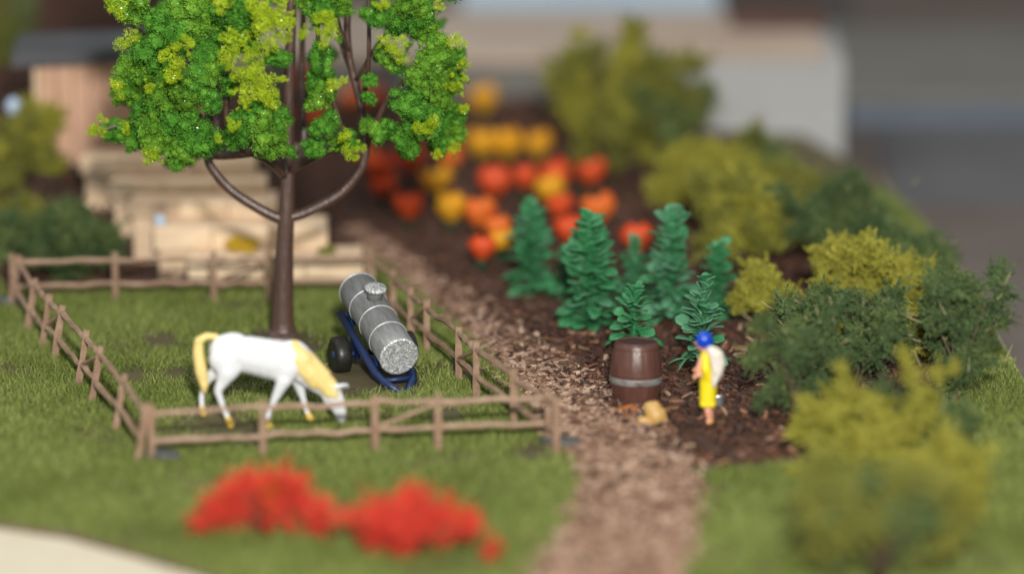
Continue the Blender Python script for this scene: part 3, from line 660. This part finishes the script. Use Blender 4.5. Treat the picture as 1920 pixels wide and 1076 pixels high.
for j in range(6):
    t = j/5; wdt = .10 if t < .6 else .10*math.sqrt(max(.05, 1-((t-.6)/.42)**2))
    for kx in (-1, -.4, .4, 1): V.append((kx*wdt - .02, .05 - .03*(1-kx*kx) + .05*t, .30 - .32*t))
for j in range(5):
    for kx in range(3): F.append((j*4+kx, j*4+kx+1, (j+1)*4+kx+1, (j+1)*4+kx))
o = mesh('blade', V, F, M['steel'], spd, True); o.modifiers.new('thick', 'SOLIDIFY').thickness = .02

# ------------------------------------------------------------------ broad-leaved plastic plants
def leaf_mesh(L, wd, curl, stalk=.3):
    V = []; F = []; n = 8
    for j in range(n+1):
        t = j/n; e = max(0, (t-stalk)/(1-stalk)); q = max(.05*L, wd*math.sqrt(max(.02, 1-(2*e-1)**2)) if t > stalk else 0)
        for s in (-1, -.5, 0, .5, 1): V.append((t*L, s*q, .16*L*math.sin(t*2.6) - curl*L*t*t + .22*abs(s)*q))
    for j in range(n):
        for s in range(4): F.append((j*5+s, j*5+s+1, (j+1)*5+s+1, (j+1)*5+s))
    me = bpy.data.meshes.new('leaf'); me.from_pydata(V, [], F); me.update(); me.polygons.foreach_set('use_smooth', [True]*len(F)); me.materials.append(None); return me
LEAF = [leaf_mesh(1.0, .22, .15, .5), leaf_mesh(1.0, .24, .0, .45), leaf_mesh(1.0, .20, .30, .4), leaf_mesh(1.0, .23, -.12, .5)]
def leafy(u, v, hpx, wpx, dusty, label, levels=11, taper=.38, z0=.03):
    p = G(u, v); kk = mpp(p.y); Hh = hpx*kk*1.02; Wd = wpx*kk
    root = tag(empty('leafy_plant', (p.x, p.y, 0)), label, 'plant', 'broad leaved green plants behind the barrel')
    tube('stem', [(0,0,-.02),(.02,.01,Hh*.5),(0,0,Hh*.97)], [.05,.04,.02], M['plant'], root, 7)
    az = random.uniform(0, 6)
    for i in range(levels):
        t = i/(levels-1); z = Hh*(z0 + (.83-z0)*t); nl = 7 if t < .7 else 5; ln = Wd*(1.0 - taper*t)*random.uniform(.9, 1.1); az += .55
        for j in range(nl):
            a = az + 6.283*j/nl + random.gauss(0, .15); o = bpy.data.objects.new('leaf', random.choice(LEAF[:3] if t < .3 else LEAF[:2] + LEAF[3:])); COL.objects.link(o); o.parent = root
            el = .05 + .95*t + random.gauss(0, .14); s = max(.2, ln*random.uniform(.6, 1.15))
            o.location = (0, 0, z); o.rotation_euler = (random.gauss(0,.3), -el, a); o.scale = (s, s*random.uniform(.9,1.15)*(1+.25*t), s)
            o.material_slots[0].link = 'OBJECT'; o.material_slots[0].material = M['plant_dusty'] if random.random() < dusty else M['plant']
            m = o.modifiers.new('thick', 'SOLIDIFY'); m.thickness = .035
leafy(1187, 678, 150, 55, .0, 'glossy green leafy plant right behind the brown barrel', 9, .38, .24)
leafy(1318, 690, 178, 62, .85, 'pale dusty green leafy plant right behind the person', 11)
leafy(1105, 620, 215, 66, .12, 'tall green leafy plant left of the barrel, before the orange flowers', 18, .08)
leafy(996, 555, 165, 56, .25, 'green leafy plant nearest the path, leftmost of its row', 16, .1)
leafy(1258, 605, 205, 58, .6, 'tallest pale green leafy plant, between barrel and person, further back', 18, .08)
leafy(1347, 600, 145, 50, .1, 'dark green leafy plant beside the yellow shrubs, rightmost of its row', 12, .2)
leafy(1190, 575, 140, 48, .35, 'green leafy plant at the back with red flowers behind it')
leafy(1060, 560, 100, 40, .2, 'short green leafy plant between the two left ones')

# ------------------------------------------------------------------ flowers
def petal_mesh():
    V = []; F = []
    for j in range(7):
        t = j/6; q = .36*math.sin(math.pi*min(.93, t*.8+.13)); rr = .10 + .42*math.sin(t*2.1)
        for s in (-1, -.5, 0, .5, 1): V.append((rr*math.cos(s*q/.5) , rr*math.sin(s*q/.42)*1.0, t*.95))
    for j in range(6):
        for s in range(4): F.append((j*5+s, j*5+s+1, (j+1)*5+s+1, (j+1)*5+s))
    me = bpy.data.meshes.new('petal'); me.from_pydata(V, [], F); me.update(); me.polygons.foreach_set('use_smooth', [True]*len(F)); me.materials.append(None); return me
PET = petal_mesh(); SL = leaf_mesh(1.0, .16, -.1, .05)
def flower(u, v, r, colr, label):
    base = G(u, v + 52); kk = mpp(base.y); zc = 52*kk*1.02
    root = tag(empty('flower', (base.x, base.y, 0)), label, 'flower', 'round flowers in the mulch bed'); s = r*kk*1.7
    tube('stem', [(0,0,-.02),(.01,0,zc-.4*s)], .035, M['stalk'], root, 6)
    bl = empty('blossom', (0, 0, zc - .5*s)); bl.parent = root
    for i in range(6):
        o = bpy.data.objects.new('petal', PET); COL.objects.link(o); o.parent = bl; o.rotation_euler = (0, random.gauss(0,.08), 6.283*i/6 + random.gauss(0,.1)); sc = s*random.uniform(.93,1.05)*(1 if i % 2 else .92); o.scale = (sc, sc, sc)
        o.material_slots[0].link = 'OBJECT'; o.material_slots[0].material = M['petal_' + colr]
    for i in range(4):
        o = bpy.data.objects.new('leaf', SL); COL.objects.link(o); o.parent = root; o.location = (0, 0, .03); o.rotation_euler = (0, -random.uniform(.5, 1.0), 1.57*i + random.uniform(0, 1)); q = random.uniform(.38, .55); o.scale = (q, q, q)
        o.material_slots[0].link = 'OBJECT'; o.material_slots[0].material = M['stalk']
FL = [(905,187,30,'yellow'),(770,300,32,'red'),(845,295,28,'orange'),(712,315,30,'red'),(905,270,34,'yellow'),(950,270,34,'yellow'),(1010,272,30,'yellow'),(720,350,26,'red'),
 (820,338,30,'yellow'),(925,340,36,'red'),(985,332,28,'red'),(1040,330,36,'red'),(1030,355,34,'yellow'),(1107,322,30,'red'),(766,385,32,'red'),(845,388,34,'yellow'),(900,400,36,'orange'),(1050,385,30,'red'),(1120,392,36,'orange'),
 (932,428,30,'orange'),(940,450,28,'yellow'),(905,464,28,'red'),(1068,430,34,'red'),(1195,446,34,'red'),(690,295,24,'orange'),(575,150,24,'red'),(660,185,24,'orange'),(590,215,24,'red'),(700,180,24,'red')]
for i, (u, v, r, c) in enumerate(FL):
    near = min((f for f in FL if f is not FL[i]), key=lambda f: math.hypot(f[0]-u, f[1]-v))
    side = ('left of' if u < near[0]-12 else 'right of' if u > near[0]+12 else 'above' if v < near[1] else 'below')
    rank = sum(1 for f in FL if f[3] == c and f[0] < u) + 1; tot = sum(1 for f in FL if f[3] == c)
    nth = ['first','second','third','fourth','fifth','sixth','seventh','eighth','ninth','tenth','eleventh','twelfth','thirteenth','fourteenth','fifteenth'][rank-1]
    flower(u, v, r, c, f'blurred {c} flower just {side} a {near[3]} one, {nth} {c} from the left')

# ------------------------------------------------------------------ shrubs
def shrub(label, u, v, wpx, hpx, kind, n, name='shrub', zbase=0.0, extra=(), deep=.8, rr=(.26, .46), straw=0, group='flock shrubs along the bed', dome=0.0):
    p = G(u, v, zbase); kk = mpp(p.y); Wd = wpx*kk; Hh = hpx*kk*1.03
    root = tag(empty(name, (p.x, p.y, zbase)), label, 'shrub', group)
    mats = {'olive': [M['olive']], 'olive2': [M['olive2'], M['olive']], 'dark': [M['dark'], M['dark'], M['dark2']], 'mix': [M['olive'], M['olive2'], M['dark']], 'red': [M['redf']]*10 + [M['orangef']], 'deep': [M['olive2'], M['olive2'], M['dark2']]}[kind]
    pool = {'olive': FEATH, 'olive2': FEATH, 'dark': SPRIG, 'mix': FEATH + SPRIG, 'red': WISP, 'deep': FEATH + SPRIG}[kind]
    for i in range(5):
        a = random.uniform(0, 6.28); q = random.uniform(.3, .75)
        tube('stem', [(0,0,-.02),(Wd*.3*q*math.cos(a), Wd*.3*q*math.sin(a), Hh*.35),(Wd*q*math.cos(a), Wd*q*deep*math.sin(a), Hh*random.uniform(.55,.85))], [.05,.035,.015], M['twig'], root, 5)
    nl = max(4, n // 8); lobes = []
    for i in range(nl):
        a_ = 6.283*i/nl + random.uniform(-.4, .4); q = random.uniform(.35, .75); hz = random.uniform(.38, .80)
        lobes.append((Vector((q*Wd*math.cos(a_), q*Wd*deep*math.sin(a_), Hh*hz)), random.uniform(.34, .50)))
    lobes.append((Vector((random.uniform(-.2,.2)*Wd, 0, Hh*.68)), .5)); lobes.append((Vector((0, 0, Hh*.4)), .62))
    for i in range(n):
        c0, q = lobes[i % len(lobes)]; d = Vector((random.gauss(0,1), random.gauss(0,1), random.gauss(0,1))).normalized() * random.uniform(.3, 1)
        r = random.uniform(*rr); c = c0 + Vector((d.x*q*Wd, d.y*q*Wd*deep, d.z*q*Hh*.62)); c.z = min(max(c.z, .15), max(.15, (Hh - r*.4)*(1 - dome*min(1, abs(c.x)/Wd)**1.4)))
        clump(random.choice(pool), c, r, random.choice(mats), root)
    for (eu, ev, er) in extra:
        c = Q(eu, ev, p.y + random.uniform(-.8, -.3)) - Vector((p.x, p.y, zbase)); clump(random.choice(pool), c, er*kk*1.35, mats[0], root)
    for i in range(straw):
        a, e = random.uniform(0, 6.28), random.uniform(-.3, 1.2); c = Vector((Wd*.9*math.cos(a), -abs(Wd*deep*.95*math.sin(a)), Hh*random.uniform(.2, .95)))
        d = Vector((math.cos(a)*math.cos(e), math.sin(a)*math.cos(e), math.sin(e)))*random.uniform(.12, .38)
        tube('straw', [c - d*.5, c, c + d*.5 + Vector((0,0,.02))], [.009,.008,.005], M['straw'], root, 4)
shrub('tall olive yellow shrub behind the orange flowers, furthest of the right row', 1130, 345, 110, 302, 'olive2', 93)
shrub('dark olive shrub in front of the pale wall, left part', 1245, 345, 110, 244, 'deep', 81)
shrub('thin dark green sprig standing before the pale wall', 1400, 390, 52, 190, 'deep', 28, rr=(.2,.32))
shrub('rounded yellow shrub below the pale wall', 1325, 420, 110, 166, 'olive', 57, deep=.6)
shrub('brownish olive shrub behind the rightmost leafy plant', 1390, 520, 101, 190, 'olive2', 57, deep=.6)
shrub('broad dark green shrub under the corner of the pale wall', 1565, 520, 168, 197, 'dark', 55, extra=[(1605,350,22),(1600,330,14),(1485,385,20),(1650,400,22)], straw=8)
shrub('yellow shrub between two dark green ones, spiky top', 1630, 625, 136, 178, 'olive', 69, extra=[(1578,470,14),(1570,490,18),(1655,470,16),(1650,490,22),(1700,530,22),(1720,570,22),(1545,520,18)], rr=(.2,.36))
shrub('small yellow and green shrub beside the mulch bed', 1425, 625, 63, 129, 'olive', 28, rr=(.2,.34))
shrub('dark green shrub at the right edge of the board', 1795, 755, 103, 256, 'dark', 43, straw=16, rr=(.24,.40), extra=[(1760,545,20),(1850,640,18),(1862,675,14)])
shrub('dark green shrub with straw bits in the middle of the right row', 1600, 745, 153, 220, 'dark', 55, straw=22, rr=(.24,.42))
shrub('dark green spreading shrub closest to the person', 1490, 795, 101, 214, 'dark', 30, straw=12, rr=(.2,.36), extra=[(1430,745,18),(1445,730,20),(1475,660,18),(1490,650,16),(1425,760,14)])
shrub('bright yellow shrub with upright arms in front of the green shrubs', 1610, 880, 130, 154, 'olive', 73, rr=(.2,.36), extra=[(1580,700,18),(1582,730,24),(1585,765,26),(1560,790,22),(1690,655,12),(1700,680,18),(1712,705,20),(1730,740,24),(1760,700,18),(1790,688,16),(1745,760,24),(1715,770,24),(1660,800,28),(1500,880,22),(1530,880,24),(1480,890,14),(1650,840,30),(1540,850,26)])
shrub('yellow shrub by the lawn at the lower right', 1775, 1000, 103, 197, 'olive', 65, rr=(.2,.36), extra=[(1860,845,14),(1840,850,14),(1800,850,22)])
shrub('blurred green shrub nearest the camera, lower right', 1650, 1110, 175, 279, 'deep', 61, rr=(.3,.5))
shrub('dark green shrub low between the yellow arms and the board edge', 1720, 850, 105, 140, 'dark', 30, straw=10, rr=(.22,.4))
shrub('dark green shrub filling the row behind the spiky yellow shrub', 1690, 560, 105, 140, 'dark', 49, straw=6, rr=(.24,.42))
shrub('olive shrub between the pale wall and the broad dark shrub', 1470, 470, 82, 151, 'olive2', 46, rr=(.24,.42))
shrub('dark green shrub behind the brownish olive shrub', 1420, 400, 88, 130, 'deep', 46)
shrub('low dark green shrub behind the spreading one at the mulch edge', 1520, 690, 99, 130, 'dark', 29, straw=8, rr=(.22,.4))
shrub('narrow yellow shrub poking up between the dark green shrubs', 1560, 720, 60, 120, 'olive', 20, rr=(.18,.30))
shrub('small yellow shrub at the board edge beside the dark one', 1735, 690, 60, 130, 'olive', 22, rr=(.18,.30))
shrub('dark green shrub behind the back left corner of the fence', 115, 525, 136, 149, 'dark', 69, group='shrubs left of the steps', rr=(.26,.42))
shrub('olive shrub at the left edge below the hut', 20, 440, 117, 238, 'olive2', 69, zbase=.1, group='shrubs left of the steps')
shrub('mid green shrub at the left edge above the fence corner', 25, 480, 80, 110, 'deep', 34, zbase=.05, group='shrubs left of the steps')
shrub('tall green shrub at the upper left corner beside the hut', -15, 230, 78, 309, 'deep', 61, zbase=.3, group='shrubs left of the steps')
shrub('feathery red bush on the front lawn, the left one of two', 495, 1005, 140, 118, 'red', 50, 'red_bush', rr=(.17,.31), deep=.7, dome=.75, extra=[(385,980,18),(400,955,18),(530,885,20),(480,900,22),(600,950,24),(615,975,24),(590,985,22),(440,915,20),(560,905,20)], group='red bushes on the front lawn')
shrub('feathery red bush on the front lawn, the right one of two', 782, 1045, 155, 128, 'red', 62, 'red_bush', rr=(.17,.31), deep=.7, dome=.7, extra=[(660,960,20),(640,970,20),(690,950,22),(920,1030,20),(935,1020,14),(890,990,22)], group='red bushes on the front lawn')

# ------------------------------------------------------------------ steps and hut
steps = tag(empty('timber_steps', G(515, 540)), 'cream timber steps climbing from the back fence to the hut', 'steps')
o0 = Vector(steps.location)
for i, (u0, u1, vt, vb, dy) in enumerate([(352,682,482,524,.0),(288,614,425,470,.9),(240,520,378,408,1.7),(205,500,343,372,2.5),(150,480,298,330,3.3)]):
    Y = BK.y + .15 + dy; a = Q(u0, vt, Y); b = Q(u1, vt, Y); c = Q(u0, vb, Y)
    z1, z0 = a.z, c.z
    nseg = 3
    for s in range(nseg):
        xa = a.x + (b.x-a.x)*s/nseg + (.012 if s else 0); xb = a.x + (b.x-a.x)*(s+1)/nseg
        q = box('beam', (xa-o0.x, Y-o0.y + random.uniform(-.02,.02), z0-o0.z + random.uniform(0,.03)), (xb-o0.x, Y+.34-o0.y, z1-o0.z + random.uniform(-.05,.03)), M['step'] if random.random() < .75 else M['step2'], steps, .03)
    box('tread', (a.x+.05-o0.x, Y+.345-o0.y, z1-.2-o0.z), (b.x-.05-o0.x, Y+1.2-o0.y, z1-.03-o0.z), M['step2'], steps, .015)
    if i: box('riser', (a.x+.1-o0.x, Y+.04-o0.y, -.02), (b.x-.1-o0.x, Y+.33-o0.y, z0-.004-o0.z), M['step2'], steps)
for (u, v, lab, dy) in [(456,462,'yellow flower tuft on the lower cream step',.75),(600,480,'small green tuft at the right end of the cream step',.6)]:
    p = Q(u, v, BK.y + dy); r = empty('flower_tuft', p); tag(r, lab, 'tuft', 'tufts on the steps')
    mm = mat('tuft_yellow', [(.5,.32,.01),(.6,.42,.02)], .7, 5) if 'yellow' in lab else M['olive2']
    for j in range(4): clump(random.choice(FOAM), Vector((random.uniform(-.3,.3), 0, random.uniform(-.02,.05))), .17, mm, r)
for (u, v, Y, s, lab) in [(300,414,BK.y+1.3,.13,'tiny pale blue ornament by the middle step'),(27,200,BT.y+1.5,.2,'pale blue round ornament left of the hut')]:
    p = Q(u, v, Y); r = tag(empty('ornament', p), lab, 'ornament'); lathe('ball', [(.1*s,-s),(.6*s,-.8*s),(s,0),(.7*s,.7*s),(.1*s,s)], 16, M['bluebit'], r); lathe('stand', [(.3*s,-3.2*s),(.25*s,-.9*s)], 8, M['stalk'], r)
# hut
HY = BT.y + .95; hl = Q(78, 292, HY); hr = Q(262, 292, HY); htp = Q(78, 120, HY)
hut = tag(empty('garden_hut', (hl.x, HY, hl.z)), 'beige plank hut with dark grey roof behind the tree', 'hut')
wd = hr.x - hl.x + 1.4; hh = htp.z - hl.z; npl = 10
for i in range(npl):
    xa = wd*i/npl; box('plank', (xa+.012, random.uniform(-.025,.02), -.6), (xa+wd/npl-.012, .12, hh+.08*i/npl), M['plank'], hut, .01)
box('wall', (.0, .125, -.6), (wd, 1.2, hh-.05), M['plank'], hut)
box('corner_post', (-.14, -.06, -.6), (-.005, .2, hh+.02), M['step2'], hut, .015)
V, F = box_geo((-.55, -.35, hh-.02), (wd+.4, 1.35, hh+.30)); V = [(x, y, z + .07*(x+.5)/wd*2.2 + .10*(y>1)) for x, y, z in V]
rf = mesh('roof', V, F, M['slate'], hut)

# ------------------------------------------------------------------ background models
def bbox(name, u0, u1, vt, vb, Y, depth, m, parent=None, bev=.05, sink=None):
    a = Q(u0, vb, Y); b = Q(u1, vt, Y); z0 = a.z if sink is None else sink
    return box(name, (a.x, Y, z0), (b.x, Y + depth, b.z), m, parent, bev)
WY = 15.5
pw = tag(empty('pale_building', (0, 0, 0)), 'pale grey walled model building behind the shrubs, blurred', 'building')
bbox('wall', 1235, 1585, 112, 350, WY, 5.0, M['pale'], pw, .06, -.995)
a = Q(1215, 112, WY); b = Q(1590, 100, WY)
box('roof', (a.x, WY-.12, a.z+.005), (b.x-.5, WY+5.2, a.z+.14), M['roofb'], pw, .04)
box('trim', (Q(1385,0,WY).x, WY+3.2, a.z+.145), (Q(1570,0,WY).x, WY+4.6, a.z+.6), M['trim'], pw, .03)
lp = tag(empty('long_platform', (0, 0, 0)), 'long beige flat platform across the back, blurred', 'platform')
PYY = 19.5; c = Q(700, 105, PYY)
box('deck', (-22, PYY, c.z-.25), (Q(1380,0,PYY).x, PYY+6.3, c.z), M['roofb'], lp, .04)
box('side', (-21.9, PYY+.1, -.995), (Q(1230,0,PYY).x, PYY+6.1, c.z-.255), M['greyb'], lp)
box('ledge', (-21, PYY+2.2, c.z+.005), (Q(1370,0,PYY).x, PYY+2.5, c.z+.07), M['pale'], lp)
bp_ = tag(bbox('blue_panel', 860, 1352, -120, 26, 30.5, .4, M['skyblue'], None, .03, -.995), 'pale blue panel along the top edge, blurred', 'panel')
db = tag(bbox('dark_block', 1352, 1600, -200, 62, 31.5, 3, M['darkb'], None, .05, -.995), 'dark block at the top right behind the pale building', 'block')
gb = tag(empty('grey_building', (0, 0, 0)), 'dark grey model building filling the upper right, blurred', 'building')
GY = 21.0
bbox('wall', 1588, 2300, 190, 300, GY, 9.0, M['bluegrey'], gb, .06, -.995)
a = Q(1588, 190, GY); box('roof', (a.x-.2, GY-.2, a.z+.005), (22, GY+9.3, a.z+.22), M['greyb'], gb, .05)
box('plinth', (a.x+.6, GY-9.0, -.995), (22, GY-.01, -.90), M['plinth'], gb, .05)
bd = tag(box('dark_backdrop', (-60, 45, -.995), (60, 45.5, 40), M['darkb']), 'dark backdrop closing the far side', 'backdrop')

# stand the background roots at the foot of their models
for r, L in ((pw, Vector((Q(1410, 300, WY).x, WY, -.995))), (lp, Vector((-5, PYY, -.995))), (gb, Vector((14, GY, -.995)))):
    r.location = L
    for c_ in r.children: c_.location = Vector(c_.location) - L
